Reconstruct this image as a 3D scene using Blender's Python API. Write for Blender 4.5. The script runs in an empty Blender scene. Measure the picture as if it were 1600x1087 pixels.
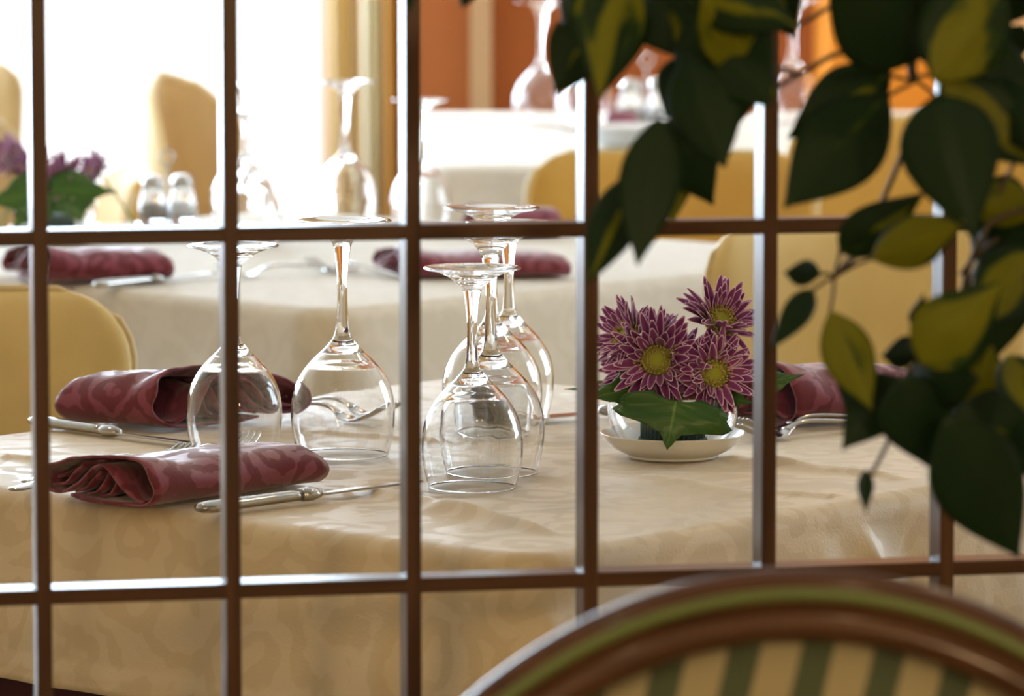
import bpy, bmesh, math, random
from math import sin, cos, pi, sqrt, atan, tan, radians
from mathutils import Vector, Matrix, noise
random.seed(7)
S = bpy.context.scene
COL = S.collection
# ------------------------------------------------------------------ camera
CH = 1.2625; FPX = 7000.0; PITCH = atan(743.5/FPX)
cam = bpy.data.cameras.new('camera'); co = bpy.data.objects.new('camera', cam); COL.objects.link(co)
co.location = (0, 0, CH); co.rotation_euler = (pi/2-PITCH, 0, 0)
cam.sensor_fit = 'HORIZONTAL'; cam.sensor_width = 36; cam.lens = FPX/1600*36
cam.clip_start = .05; cam.clip_end = 100
cam.dof.use_dof = True; cam.dof.focus_distance = 3.80; cam.dof.aperture_fstop = cam.lens/17.0
S.camera = co
# ------------------------------------------------------------------ world, light, exposure
W = bpy.data.worlds.new('sky'); S.world = W; W.use_nodes = True
W.node_tree.nodes['Background'].inputs[0].default_value = (.93, .96, 1, 1)
W.node_tree.nodes['Background'].inputs[1].default_value = 2.0
def area(name, loc, rot, sx, sy, power, col, shape='RECTANGLE'):
    l = bpy.data.lights.new(name, 'AREA'); l.shape = shape; l.size = sx; l.size_y = sy
    l.energy = power; l.color = col
    o = bpy.data.objects.new(name, l); o.location = loc; o.rotation_euler = rot; COL.objects.link(o); return o
DAY = (.66, .83, 1)
area('daylight_back_window', (-2.45, 11.4, 1.6), (-pi/2, 0, 0), 4.4, 2.9, 640, DAY)
area('daylight_side_window', (-4.9, 9.2, 1.6), (0, -pi/2, 0), 2.6, 3.2, 330, DAY)
area('fill_right_window', (3.98, 6.6, 1.7), (0, pi/2, 0), 2.0, 2.0, 95, DAY)  # unseen window, added to light the second table's right drape
WARM = (1, .70, .34)
FILL_LAMPS = [(.6, 1.3), (-.9, 1.3), (-.9, 4.6), (1.3, 4.9), (1.5, 7.6), (.5, 9.6)]  # unseen ceiling lamps, added for warm fill
for i, (x, y) in enumerate(FILL_LAMPS):
    area('ceiling_fill', (x, y, 2.855), (0, 0, 0), .16, .16, [2, 2, 5, 4, 3, 6][i], WARM, 'DISK')
FILL_SCONCES = [(-2.0, 1.85), (1.5, 1.85)]  # lamps behind the camera, added to warm the front drapes
for x, z in FILL_SCONCES:
    area('wall_fill', (x, -2.04, z), (pi/2, 0, 0), .26, .26, 34, WARM)
S.view_settings.view_transform = 'Standard'; S.view_settings.look = 'None'
S.view_settings.gamma = 1; S.view_settings.use_curve_mapping = False
S.view_settings.exposure = 0.15
cy = S.cycles
cy.use_denoising = True; cy.max_bounces = 14; cy.transmission_bounces = 12; cy.transparent_max_bounces = 16
cy.glossy_bounces = 6; cy.diffuse_bounces = 4; cy.caustics_reflective = True; cy.caustics_refractive = True
cy.blur_glossy = 1.0; cy.sample_clamp_indirect = 6.0

# ------------------------------------------------------------------ helpers
def ray(px, py):
    u = (px-800)/FPX; v = (py-543.5)/FPX
    return Vector((u, cos(PITCH)-v*sin(PITCH), -sin(PITCH)-v*cos(PITCH)))
O = Vector((0, 0, CH))
def at(px, py, Y):
    r = ray(px, py); return O + r*(Y/r.y)
def tbl(px, py, z=.75):
    r = ray(px, py); return O + r*((z-CH)/r.z)
def link(o, parent=None):
    COL.objects.link(o)
    if parent is not None: o.parent = parent
    return o
def obj(name, verts, faces, mat, parent=None, smooth=True, uv=None, loc=None):
    me = bpy.data.meshes.new(name); me.from_pydata([tuple(v) for v in verts], [], faces); me.update()
    if smooth:
        for p in me.polygons: p.use_smooth = True
    if uv is not None:
        l = me.uv_layers.new(name='UVMap')
        for li, lp in enumerate(me.loops): l.data[li].uv = uv[lp.vertex_index]
    o = bpy.data.objects.new(name, me)
    if mat is not None: me.materials.append(mat)
    link(o, parent)
    if loc is not None: o.location = loc
    return o
def tag(o, label=None, cat=None, group=None, kind=None):
    if label: o['label'] = label
    if cat: o['category'] = cat
    if group: o['group'] = group
    if kind: o['kind'] = kind
    return o
def thing(name, label, cat, loc=(0, 0, 0), rz=0, group=None):
    o = bpy.data.objects.new(name, None); o.empty_display_size = .05; o.location = loc; o.rotation_euler = (0, 0, rz)
    COL.objects.link(o); return tag(o, label, cat, group)
def dup(root, label, loc=None, rz=None, scale=None, group=None):
    r = root.copy(); COL.objects.link(r); r['label'] = label
    if loc is not None: r.location = loc
    if rz is not None: r.rotation_euler = (0, 0, rz)
    if scale is not None: r.scale = (scale,)*3
    if group: r['group'] = group
    def rec(a, b):
        for c in list(a.children):
            d = c.copy(); COL.objects.link(d); d.parent = b; rec(c, d)
    rec(root, r)
    return r
class MB:
    def __init__(s): s.v = []; s.f = []; s.uv = []
    def add(s, vs, fs, uv=None):
        n = len(s.v); s.v += [Vector(v) for v in vs]; s.f += [tuple(i+n for i in f) for f in fs]
        s.uv += uv if uv else [(0, 0)]*len(vs)
    def box(s, a, b):
        x0, y0, z0 = a; x1, y1, z1 = b
        s.add([(x0,y0,z0),(x1,y0,z0),(x1,y1,z0),(x0,y1,z0),(x0,y0,z1),(x1,y0,z1),(x1,y1,z1),(x0,y1,z1)],
              [(0,3,2,1),(4,5,6,7),(0,1,5,4),(1,2,6,5),(2,3,7,6),(3,0,4,7)])
    def lathe(s, prof, n=48, c=(0, 0, 0), closed=False, ang=2*pi):
        vs = []; fs = []
        for r, z in prof:
            for k in range(n):
                a = 2*pi*k/n; vs.append((c[0]+r*cos(a), c[1]+r*sin(a), c[2]+z))
        m = len(prof)
        for i in range(m if closed else m-1):
            for k in range(n):
                a = i*n+k; b = i*n+(k+1) % n; j = (i+1) % m
                fs.append((a, b, j*n+(k+1) % n, j*n+k))
        s.add(vs, fs)
    def tube(s, pts, rad, n=10, flat=1.0, cap=True, up=None):
        """swept ellipse; rad float or list of float or (ra, rb)"""
        pts = [Vector(p) for p in pts]; m = len(pts); vs = []; fs = []
        side = None
        for i, p in enumerate(pts):
            t = (pts[min(i+1, m-1)]-pts[max(i-1, 0)]).normalized()
            if up is not None: sd = t.cross(Vector(up))
            elif side is None: sd = t.cross(Vector((0, 0, 1)) if abs(t.z) < .9 else Vector((0, 1, 0)))
            else: sd = side - t*side.dot(t)
            if sd.length < 1e-6: sd = side
            sd = sd.normalized(); side = sd; nn = sd.cross(t).normalized()
            r = rad[i] if isinstance(rad, (list, tuple)) else rad
            ra, rb = r if isinstance(r, (tuple, list)) else (r, r*flat)
            for k in range(n):
                a = 2*pi*k/n; vs.append(p+sd*(ra*cos(a))+nn*(rb*sin(a)))
        for i in range(m-1):
            for k in range(n):
                fs.append((i*n+k, i*n+(k+1) % n, (i+1)*n+(k+1) % n, (i+1)*n+k))
        if cap: fs.append(tuple(range(n-1, -1, -1))); fs.append(tuple((m-1)*n+k for k in range(n)))
        s.add(vs, fs)
    def build(s, name, mat, parent=None, smooth=True, loc=None, uv=False):
        return obj(name, s.v, s.f, mat, parent, smooth, s.uv if uv else None, loc)
def bevel(o, w=.003, seg=2):
    m = o.modifiers.new('bevel', 'BEVEL'); m.width = w; m.segments = seg; m.limit_method = 'ANGLE'; return o
def solid(o, t, off=0):
    m = o.modifiers.new('solid', 'SOLIDIFY'); m.thickness = t; m.offset = off; return o
def subsurf(o, n=1):
    m = o.modifiers.new('sub', 'SUBSURF'); m.levels = n; m.render_levels = n; return o
def catmull(pts, n=6, closed=False):
    P = [Vector(p) for p in pts]; out = []; m = len(P)
    rng = range(m) if closed else range(m-1)
    for i in rng:
        if closed: a, b, c, d = P[(i-1) % m], P[i], P[(i+1) % m], P[(i+2) % m]
        else: a, b, c, d = P[max(i-1, 0)], P[i], P[i+1], P[min(i+2, m-1)]
        for k in range(n):
            t = k/n
            out.append(.5*((2*b)+(c-a)*t+(2*a-5*b+4*c-d)*t*t+(3*b-a-3*c+d)*t**3))
    if not closed: out.append(P[-1])
    return out

# ------------------------------------------------------------------ materials
def mat(name, col=(.8, .8, .8), rough=.5, metal=0, **kw):
    m = bpy.data.materials.new(name); m.use_nodes = True
    b = m.node_tree.nodes['Principled BSDF']
    b.inputs['Base Color'].default_value = (*col, 1); b.inputs['Roughness'].default_value = rough
    b.inputs['Metallic'].default_value = metal
    for k, v in kw.items(): b.inputs[k].default_value = v
    return m
def N(m, t, **kw):
    n = m.node_tree.nodes.new(t)
    for k, v in kw.items():
        if hasattr(n, k): setattr(n, k, v)
        else: n.inputs[k].default_value = v
    return n
def L(m, a, b): m.node_tree.links.new(a, b)
def B(m): return m.node_tree.nodes['Principled BSDF']
def ramp(m, stops):
    r = N(m, 'ShaderNodeValToRGB'); e = r.color_ramp.elements
    while len(e) > 1: e.remove(e[0])
    e[0].position = stops[0][0]; e[0].color = (*stops[0][1], 1)
    for p, c in stops[1:]:
        k = e.new(p); k.color = (*c, 1)
    return r
def bump(m, src, dist, strength=1.0):
    b = N(m, 'ShaderNodeBump'); b.inputs['Distance'].default_value = dist; b.inputs['Strength'].default_value = strength
    L(m, src, b.inputs['Height']); L(m, b.outputs[0], B(m).inputs['Normal']); return b
def damask(name, c0, c1, scale=9.0, rough=(.75, .5), sheen=.2, fine=True):
    """woven floral damask: warped rosettes in two close tones of the same dye"""
    m = mat(name, c0, rough[0]); B(m).inputs['Sheen Weight'].default_value = sheen
    tc = N(m, 'ShaderNodeTexCoord')
    mp = N(m, 'ShaderNodeMapping'); mp.inputs['Scale'].default_value = (scale, scale, scale)
    L(m, tc.outputs['Object'], mp.inputs['Vector'])
    nz = N(m, 'ShaderNodeTexNoise', Scale=1.6, Detail=2.0)
    L(m, mp.outputs[0], nz.inputs['Vector'])
    mx = N(m, 'ShaderNodeMix', data_type='VECTOR'); mx.inputs[0].default_value = .42
    L(m, mp.outputs[0], mx.inputs[4]); L(m, nz.outputs['Color'], mx.inputs[5])
    v = N(m, 'ShaderNodeTexVoronoi', Scale=1.9); L(m, mx.outputs[1], v.inputs['Vector'])
    w = N(m, 'ShaderNodeMath', operation='MULTIPLY'); w.inputs[1].default_value = 17; L(m, v.outputs['Distance'], w.inputs[0])
    s = N(m, 'ShaderNodeMath', operation='SINE'); L(m, w.outputs[0], s.inputs[0])
    nz2 = N(m, 'ShaderNodeTexNoise', Scale=5.0, Detail=3.0); L(m, mp.outputs[0], nz2.inputs['Vector'])
    a = N(m, 'ShaderNodeMath', operation='MULTIPLY_ADD'); a.inputs[1].default_value = 2.6; a.inputs[2].default_value = -1.3
    L(m, nz2.outputs['Fac'], a.inputs[0])
    ad = N(m, 'ShaderNodeMath', operation='ADD'); L(m, s.outputs[0], ad.inputs[0]); L(m, a.outputs[0], ad.inputs[1])
    r = ramp(m, [(.44, (0, 0, 0)), (.56, (1, 1, 1))])
    sc = N(m, 'ShaderNodeMath', operation='MULTIPLY_ADD'); sc.inputs[1].default_value = .25; sc.inputs[2].default_value = .5
    L(m, ad.outputs[0], sc.inputs[0]); L(m, sc.outputs[0], r.inputs[0])
    mc = N(m, 'ShaderNodeMix', data_type='RGBA'); mc.inputs[6].default_value = (*c0, 1); mc.inputs[7].default_value = (*c1, 1)
    L(m, r.outputs[0], mc.inputs[0]); L(m, mc.outputs[2], B(m).inputs['Base Color'])
    mr = N(m, 'ShaderNodeMapRange'); mr.inputs[3].default_value = rough[0]; mr.inputs[4].default_value = rough[1]
    L(m, r.outputs[0], mr.inputs[0]); L(m, mr.outputs[0], B(m).inputs['Roughness'])
    if fine:
        wv = N(m, 'ShaderNodeTexNoise', Scale=420.0, Detail=1.0); L(m, tc.outputs['Object'], wv.inputs['Vector'])
        bump(m, wv.outputs['Fac'], .0004, .5)
    return m
M = {}
M['cloth'] = damask('cream_damask', (.60, .475, .29), (.655, .53, .34), 12, (.58, .42), .35)
M['cloth_plain'] = damask('ivory_damask', (.67, .62, .54), (.70, .65, .57), 12, (.9, .8), 0)
M['under'] = mat('burgundy_undercloth', (.05, .004, .012), .8)
M['napkin'] = damask('burgundy_damask', (.150, .012, .030), (.235, .040, .080), 19, (.75, .42), .35)
def glassmat(name, col=(1, 1, 1), ior=1.47, rough=0.0):
    m = mat(name, col, rough); B(m).inputs['Transmission Weight'].default_value = 1; B(m).inputs['IOR'].default_value = ior; return m
M['glass'] = glassmat('clear_glass')
m = glassmat('blown_glass'); M['bowl_glass'] = m
tc = N(m, 'ShaderNodeTexCoord'); mp = N(m, 'ShaderNodeMapping'); mp.inputs['Scale'].default_value = (38, 38, 60); L(m, tc.outputs['Object'], mp.inputs[0])
nz = N(m, 'ShaderNodeTexNoise', Scale=1.0, Detail=1.0); L(m, mp.outputs[0], nz.inputs[0]); bump(m, nz.outputs[0], .0018, .36)
m = mat('window_pane'); M['pane'] = m
tr = N(m, 'ShaderNodeBsdfTransparent'); gl = N(m, 'ShaderNodeBsdfGlossy'); gl.inputs['Roughness'].default_value = .02
mx = N(m, 'ShaderNodeMixShader'); mx.inputs[0].default_value = .06
L(m, tr.outputs[0], mx.inputs[1]); L(m, gl.outputs[0], mx.inputs[2]); L(m, mx.outputs[0], m.node_tree.nodes['Material Output'].inputs[0])
M['steel'] = mat('polished_steel', (.50, .49, .47), .14, 1)
M['white'] = mat('white_paint', (.8, .8, .78), .4)
M['porcelain'] = mat('white_porcelain', (.78, .78, .76), .12)
def leather(name, c, c2):
    m = mat(name, c, .55); tc = N(m, 'ShaderNodeTexCoord'); nz = N(m, 'ShaderNodeTexNoise', Scale=14.0, Detail=5.0)
    L(m, tc.outputs['Object'], nz.inputs[0]); r = ramp(m, [(.35, c), (.7, c2)]); L(m, nz.outputs[0], r.inputs[0]); L(m, r.outputs[0], B(m).inputs['Base Color'])
    n2 = N(m, 'ShaderNodeTexNoise', Scale=260.0, Detail=2.0); L(m, tc.outputs['Object'], n2.inputs[0]); bump(m, n2.outputs[0], .0006, .4); return m
M['leather'] = leather('ochre_upholstery', (.68, .52, .21), (.72, .56, .25))
M['orange_leather'] = leather('amber_upholstery', (.50, .27, .035), (.54, .30, .045))
M['tan'] = leather('tan_upholstery', (.40, .26, .10), (.45, .30, .12))
M['piping'] = mat('cream_piping', (.66, .52, .28), .5)
M['pepper'] = mat('ground_pepper', (.35, .31, .26), .9)
M['dark_wood'] = mat('dark_wood_leg', (.06, .03, .015), .4)
def wood(name, a, b, rough=.25, coat=.6, axis='Z'):
    m = mat(name, a, rough); B(m).inputs['Coat Weight'].default_value = coat*.05; B(m).inputs['Coat Roughness'].default_value = .12; B(m).inputs['Specular IOR Level'].default_value = .24
    tc = N(m, 'ShaderNodeTexCoord'); mp = N(m, 'ShaderNodeMapping')
    mp.inputs['Scale'].default_value = (90, 90, 5) if axis == 'Z' else (5, 90, 90)
    nz = N(m, 'ShaderNodeTexNoise', Scale=1.0, Detail=4.0); L(m, tc.outputs['Object'], mp.inputs[0]); L(m, mp.outputs[0], nz.inputs[0])
    r = ramp(m, [(.3, a), (.75, b)]); L(m, nz.outputs[0], r.inputs[0]); L(m, r.outputs[0], B(m).inputs['Base Color']); return m
M['lattice_v'] = wood('varnished_lattice_upright', (.045, .018, .008), (.11, .05, .022), .3, 1.0, 'Z')
M['lattice_h'] = wood('varnished_lattice_rail', (.045, .018, .008), (.11, .05, .022), .3, 1.0, 'X')
M['bentwood'] = wood('bentwood', (.055, .022, .009), (.11, .046, .018), .28, 6, 'X')
M['green_paint'] = mat('green_lacquer', (.115, .15, .036), .35)
M['green_leaf'] = mat('ivy_green', (.035, .12, .012), .38)
M['frog'] = mat('green_florist_foam', (.02, .16, .09), .7)
M['stem'] = mat('pale_green_stem', (.18, .28, .06), .5)
def wallmat(name, c, c2, sc=3):
    m = mat(name, c, .85); tc = N(m, 'ShaderNodeTexCoord'); nz = N(m, 'ShaderNodeTexNoise', Scale=float(sc), Detail=6.0)
    L(m, tc.outputs['Object'], nz.inputs[0]); r = ramp(m, [(.35, c), (.65, c2)]); L(m, nz.outputs[0], r.inputs[0]); L(m, r.outputs[0], B(m).inputs['Base Color']); return m
M['orange_wall'] = wallmat('terracotta_plaster', (.31, .088, .014), (.34, .098, .017))
M['lamplit_amber'] = wallmat('lamplit_amber_plaster', (.66, .22, .010), (.72, .25, .014))  # brighter than the terracotta: lamplight on the wall put into its colour
M['cream_wall'] = wallmat('ivory_plaster', (.66, .58, .42), (.69, .61, .45))
M['peach'] = wallmat('peach_plaster', (.75, .40, .16), (.78, .43, .18))
M['beige_trim'] = mat('beige_trim', (.50, .33, .17), .5)
m = mat('floor_tiles', (.3, .16, .09), .35); M['floor'] = m
tc = N(m, 'ShaderNodeTexCoord'); bk = N(m, 'ShaderNodeTexBrick', Scale=3.0); bk.offset = 0
bk.inputs['Color1'].default_value = (.24, .16, .09, 1); bk.inputs['Color2'].default_value = (.27, .18, .105, 1); bk.inputs['Mortar'].default_value = (.12, .08, .05, 1)
bk.inputs['Brick Width'].default_value = 1; bk.inputs['Row Height'].default_value = 1; bk.inputs['Mortar Size'].default_value = .012
L(m, tc.outputs['Object'], bk.inputs['Vector']); L(m, bk.outputs[0], B(m).inputs['Base Color'])
M['ceiling'] = mat('ceiling_paint', (.80, .79, .75), .9)
def fabric_tl(name, c):
    m = mat(name, c, .9); B(m).inputs['Subsurface Weight'].default_value = 0
    t = N(m, 'ShaderNodeBsdfTranslucent'); t.inputs[0].default_value = (*c, 1)
    x = N(m, 'ShaderNodeMixShader'); x.inputs[0].default_value = .45
    L(m, B(m).outputs[0], x.inputs[1]); L(m, t.outputs[0], x.inputs[2]); L(m, x.outputs[0], m.node_tree.nodes['Material Output'].inputs[0]); return m
M['curtain'] = fabric_tl('sand_curtain', (.60, .45, .22))
M['sheer'] = fabric_tl('cream_sheer', (.74, .68, .50))
M['gold_curtain'] = fabric_tl('gold_curtain', (.62, .34, .07))
# glowing face of the added ceiling and wall fill lamps
M['fill_lamp_face'] = mat('fill_lamp_face', (1, .8, .5), .5); B(M['fill_lamp_face']).inputs['Emission Color'].default_value = (1, .75, .45, 1); B(M['fill_lamp_face']).inputs['Emission Strength'].default_value = 12

# ------------------------------------------------------------------ room shell
XL, XR, YF, YB, ZC = -4.5, 3.6, -2.2, 11.0, 2.9
def slab(name, a, b, m, label=None):
    mb = MB(); mb.box(a, b); o = mb.build(name, m, smooth=False); o['kind'] = 'structure'
    if label: o['label'] = label
    return o
slab('floor', (XL-.2, YF-.2, -.1), (XR+.2, YB+.2, 0), M['floor'])
slab('ceiling', (XL-.2, YF-.2, ZC), (XR+.2, YB+.2, ZC+.1), M['ceiling'])
WX1 = -.455
mb = MB(); mb.box((WX1, YB, 0), (XR+.2, YB+.2, ZC)); mb.box((XL-.2, YB, 0), (WX1, YB+.2, .40)); mb.box((XL-.2, YB, 2.75), (WX1, YB+.2, ZC)); mb.box((XL-.2, YB, .40), (-4.4, YB+.2, 2.75))
o = mb.build('wall_back', M['orange_wall'], smooth=False); o['kind'] = 'structure'
mb = MB(); mb.box((XL-.2, YF, 0), (XL, 7.7, ZC)); mb.box((XL-.2, 10.7, 0), (XL, YB, ZC)); mb.box((XL-.2, 7.7, 0), (XL, 10.7, .5)); mb.box((XL-.2, 7.7, 2.7), (XL, 10.7, ZC))
o = mb.build('wall_left', M['cream_wall'], smooth=False); o['kind'] = 'structure'
mb = MB(); mb.box((XR, YF, 0), (XR+.2, 5.6, ZC)); mb.box((XR, 7.6, 0), (XR+.2, YB, ZC)); mb.box((XR, 5.6, 0), (XR+.2, 7.6, .7)); mb.box((XR, 5.6, 2.7), (XR+.2, 7.6, ZC))
o = mb.build('wall_right', M['cream_wall'], smooth=False); o['kind'] = 'structure'
slab('wall_front', (XL-.2, YF-.2, 0), (XR+.2, YF, ZC), M['cream_wall'])
def window(name, axis, p, a0, a1, z0, z1, n):
    r = bpy.data.objects.new(name, None); COL.objects.link(r); r['kind'] = 'structure'
    mb = MB(); g = MB()
    def bx(m_, u0, u1, w0, w1, d=.03):
        if axis == 'Y': m_.box((u0, p-d, w0), (u1, p+d, w1))
        else: m_.box((p-d, u0, w0), (p+d, u1, w1))
    t = .028
    bx(mb, a0, a1, z0, z0+t); bx(mb, a0, a1, z1-t, z1)
    for k in range(n+1):
        u = a0+(a1-a0-t)*k/n; bx(mb, u, u+t, z0+t, z1-t)
    bx(g, a0+t, a1-t, z0+t, z1-t, .004)
    mb.build('window_frame', M['white'], r, smooth=False); g.build('window_pane', M['pane'], r, smooth=False)
window('window_1', 'Y', YB+.1, -4.4, WX1, .40, 2.75, 3)
window('window_2', 'X', XL-.1, 7.7, 10.7, .5, 2.7, 3)
window('window_added', 'X', XR+.1, 5.6, 7.6, .7, 2.7, 2)  # out of view, added for the fill daylight from the right
# a wall that steps forward at the right, lamplight put into its amber, and the trims on the back wall
slab('wall_lamplit', (.74, 10.4, 0), (XR, 10.999, ZC), M['lamplit_amber'])
slab('trim_1', (at(735, 60, 10.95).x, 10.93, 0), (at(768, 60, 10.95).x, 10.999, ZC), M['beige_trim'])
slab('trim_2', (at(1538, 60, 10.3).x, 10.25, 0), (1.45, 10.399, ZC), M['peach'])
slab('baseboard_back', (WX1, 10.97, 0), (.739, 10.999, .1), M['dark_wood'])

def curtain(name, x0, x1, Y, amp, waves, m_, label, cat='curtain'):
    vs = []; fs = []; n = waves*10
    for j in range(9):
        z = .04+(2.78-.04)*j/8
        for i in range(n+1):
            t = i/n
            vs.append((x0+(x1-x0)*t+.004*sin(j+7*t), Y+amp*sin(2*pi*waves*t)+.012*sin(3*t*pi+j*.7), z))
    for j in range(8):
        for i in range(n):
            a = j*(n+1)+i; fs.append((a, a+1, a+n+2, a+n+1))
    o = obj(name, vs, fs, m_); solid(o, .002); return tag(o, label, cat)
curtain('curtain', at(510, 80, 10.75).x, at(560, 80, 10.75).x, 10.72, .015, 2, M['curtain'], 'sand coloured curtain at the right edge of the bright window')
curtain('curtain', at(560, 80, 10.75).x+.002, at(596, 80, 10.75).x, 10.80, .012, 2, M['sheer'], 'pale cream sheer curtain between the sand and the gold curtain')
curtain('curtain', at(596, 80, 10.75).x+.002, at(634, 80, 10.75).x, 10.74, .012, 2, M['gold_curtain'], 'narrow golden curtain next to the terracotta wall')
mb = MB(); mb.tube([(-4.35, 10.76, 2.82), (.0, 10.76, 2.82)], .014, 10)
for x in (-4.3, -2.2, -.02): mb.box((x-.01, 10.76, 2.81), (x+.01, 10.999, 2.83))
tag(mb.build('curtain_rod', M['dark_wood']), 'dark rod carrying the curtains above the bright window', 'curtain rod')
for i, (x, y) in enumerate(FILL_LAMPS):
    mb = MB(); mb.lathe([(.085, 0), (.11, 0), (.112, -.012), (.098, -.02), (.088, -.016)], 32, closed=True)
    t = thing('ceiling_fill_light', 'unseen round ceiling lamp, added for warm fill', 'ceiling light', (x, y, ZC), 0, 'added ceiling fill lamps')
    mb.build('fill_lamp_rim', M['white'], t)
    mb = MB(); mb.lathe([(.0005, -.002), (.086, -.002)], 32); mb.build('fill_lamp_face', M['fill_lamp_face'], t)

for x, z in FILL_SCONCES:
    t = thing('wall_fill_lamp', 'unseen square wall lamp behind the viewpoint, added for warm fill', 'wall lamp', (x, YF, z), 0, 'added wall fill lamps')
    mb = MB(); mb.box((-.15, 0, -.15), (.15, .03, .15)); bevel(mb.build('back_plate', M['white'], t, smooth=False), .005)
    mb = MB(); mb.box((-.13, .031, -.13), (.13, .14, .13)); bevel(mb.build('fill_lamp_shade', M['fill_lamp_face'], t, smooth=False), .01)
# ------------------------------------------------------------------ tables
E2 = Vector((.656, .755, 0)); E1 = Vector((-.755, .656, 0))
def rrect(hx, hy, r, n=10, step=.012):
    """points (pos, outward normal, arc length) of a rounded rectangle, counter-clockwise"""
    out = []; s = 0
    segs = [((hx-r), (hy-r), 0), (-(hx-r), (hy-r), pi/2), (-(hx-r), -(hy-r), pi), ((hx-r), -(hy-r), 3*pi/2)]
    for k, (cx, cy_, a0) in enumerate(segs):
        for i in range(n+1):
            a = a0+pi/2*i/n; out.append((Vector((cx+r*cos(a), cy_+r*sin(a), 0)), Vector((cos(a), sin(a), 0))))
        nx = segs[(k+1) % 4]; a1 = nx[2]
        p0 = out[-1][0]; p1 = Vector((nx[0]+r*cos(a1), nx[1]+r*sin(a1), 0)); m_ = max(2, int((p1-p0).length/step))
        for i in range(1, m_): out.append((p0.lerp(p1, i/m_), out[(k*0)-1][1].copy()))
    return out
def tablecloth(hx, hy, ztop, drop, m_, name, label, loc, rz, corner=.05, creases=(), folds=(), seed=0, flare=.03, wav=.006, hemlift=None, edge=.018, fine=1):
    """creases: ((x0,y0),(x1,y1),height,width) on the top; folds: (px,py,depth,width) ridges in the skirt, table coordinates"""
    per = rrect(hx, hy, corner, 10*fine, .012/fine)
    n = len(per); vs = []; fs = []
    # top: concentric rings shrinking to the centre
    rings = 46*fine*2 if fine > 1 else 46
    def ztopf(x, y):
        z = .0008*noise.noise(Vector((x*9, y*9, seed)))+.0004*noise.noise(Vector((x*40, y*25, seed+3)))
        for (a, b, h, w) in creases:
            a = Vector(a); b = Vector(b); d = b-a; t = max(0, min(1, (Vector((x, y))-a).dot(d)/d.length_squared))
            q = Vector((x, y))-(a+d*t); dist = q.length; side = 1 if d.x*q.y-d.y*q.x > 0 else -1
            e = min(t, 1-t)*6; e = min(1, e)
            ww = w*(1.0 if side > 0 else 2.2)
            z += 1.7*h*e*math.exp(-(dist/ww)**2)
        return z
    vs.append((0, 0, ztopf(0, 0)))
    for j in range(1, rings+1):
        f = j/rings
        for p, nn in per:
            q = p*f - nn*edge*f
            vs.append((q.x, q.y, ztopf(q.x, q.y)*(1 if f < .97 else .3)))
    for k in range(n): fs.append((0, 1+k, 1+(k+1) % n))
    def ring(a, b):
        for k in range(n): fs.append((a+k, b+k, b+(k+1) % n, a+(k+1) % n))
    for j in range(rings-1): ring(1+j*n, 1+(j+1)*n)
    last = 1+(rings-1)*n
    rows = 26; arc = 5; start = len(vs)
    for j in range(1, rows+arc+1):
        for k, (p, nn) in enumerate(per):
            if j <= arc:
                a = pi/2*j/arc; off = -edge+edge*sin(a); z = -edge*(1-cos(a)); g = 0
            else:
                g = (j-arc)/rows; off = 0; z = -edge-(drop-edge)*g
            s = k/n*2*pi*9
            o_ = off + (flare*g if g else 0)
            cornerness = abs(abs(nn.x)-abs(nn.y)); cn = 1-min(1, cornerness*1.0)
            cf = max(0, 1-abs((abs(p.x)-hx)/.12)-abs((abs(p.y)-hy)/.12))
            o_ += g*(.03*cf) + g*wav*(noise.noise(Vector((p.x*6, p.y*6, seed+5)))*1.6+.8*noise.noise(Vector((p.x*17, p.y*17, seed+g))))
            for (fx, fy, dep, wd, sl) in folds:
                dd = (Vector((p.x, p.y))-Vector((fx, fy)))
                along = dd.dot(Vector((-nn.y, nn.x))) - sl*g
                if dd.length < .3:
                    o_ += dep*min(1, g*1.6+.0)*math.exp(-abs(along/wd)**1.3)
            if g > .88: o_ += .0022
            q = p+nn*o_
            if g and hemlift: z += g*hemlift(p, nn)
            vs.append((q.x, q.y, z))
    ring(last, start)
    for j in range(rows+arc-1): ring(start+j*n, start+(j+1)*n)
    o = obj(name, vs, fs, m_, loc=(loc[0], loc[1], ztop), uv=None); o.rotation_euler = (0, 0, rz)
    solid(o, .0012, -1)
    return tag(o, label, 'tablecloth')
def table(hx, hy, zt, loc, rz, label):
    t = thing('dining_table', label, 'table', (loc[0], loc[1], 0), rz)
    mb = MB(); mb.box((-hx, -hy, zt-.03), (hx, hy, zt)); bevel(mb.build('tabletop', M['dark_wood'], t, smooth=False), .012, 3)
    for sx in (-1, 1):
        for sy in (-1, 1):
            mb = MB(); mb.box((sx*(hx-.07)-.025, sy*(hy-.07)-.025, 0), (sx*(hx-.07)+.025, sy*(hy-.07)+.025, zt-.03)); mb.build('leg', M['dark_wood'], t, smooth=False)
    return t
C1 = Vector((-.015, 3.956, 0)); RZ1 = math.atan2(E2.y, E2.x)
def loc1(px, py):       # pixel on the main table top -> coordinates of that table
    p = tbl(px, py)-C1; return (p.dot(E2), p.dot(E1))
cre = []
for a, b, h, w in [((560, 765), (885, 838), .0045, .004), ((660, 793), (800, 812), .0018, .004), ((0, 714), (75, 722), .003, .004),
                   ((470, 672), (700, 693), .0022, .003), ((1160, 722), (1420, 748), .0035, .006), ((1120, 712), (1300, 742), .0025, .006),
                   ((1000, 740), (1200, 778), .002, .008), ((1330, 778), (1180, 768), .002, .006), ((880, 612), (960, 640), .0015, .004), ((640, 618), (760, 640), .0015, .004)]:
    cre.append((loc1(a[0], a[1]), loc1(b[0], b[1]), h, w))
table(.425, .405, .742, C1, RZ1, 'square table in the middle holding the sharp glasses and the flower bowl')
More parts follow.
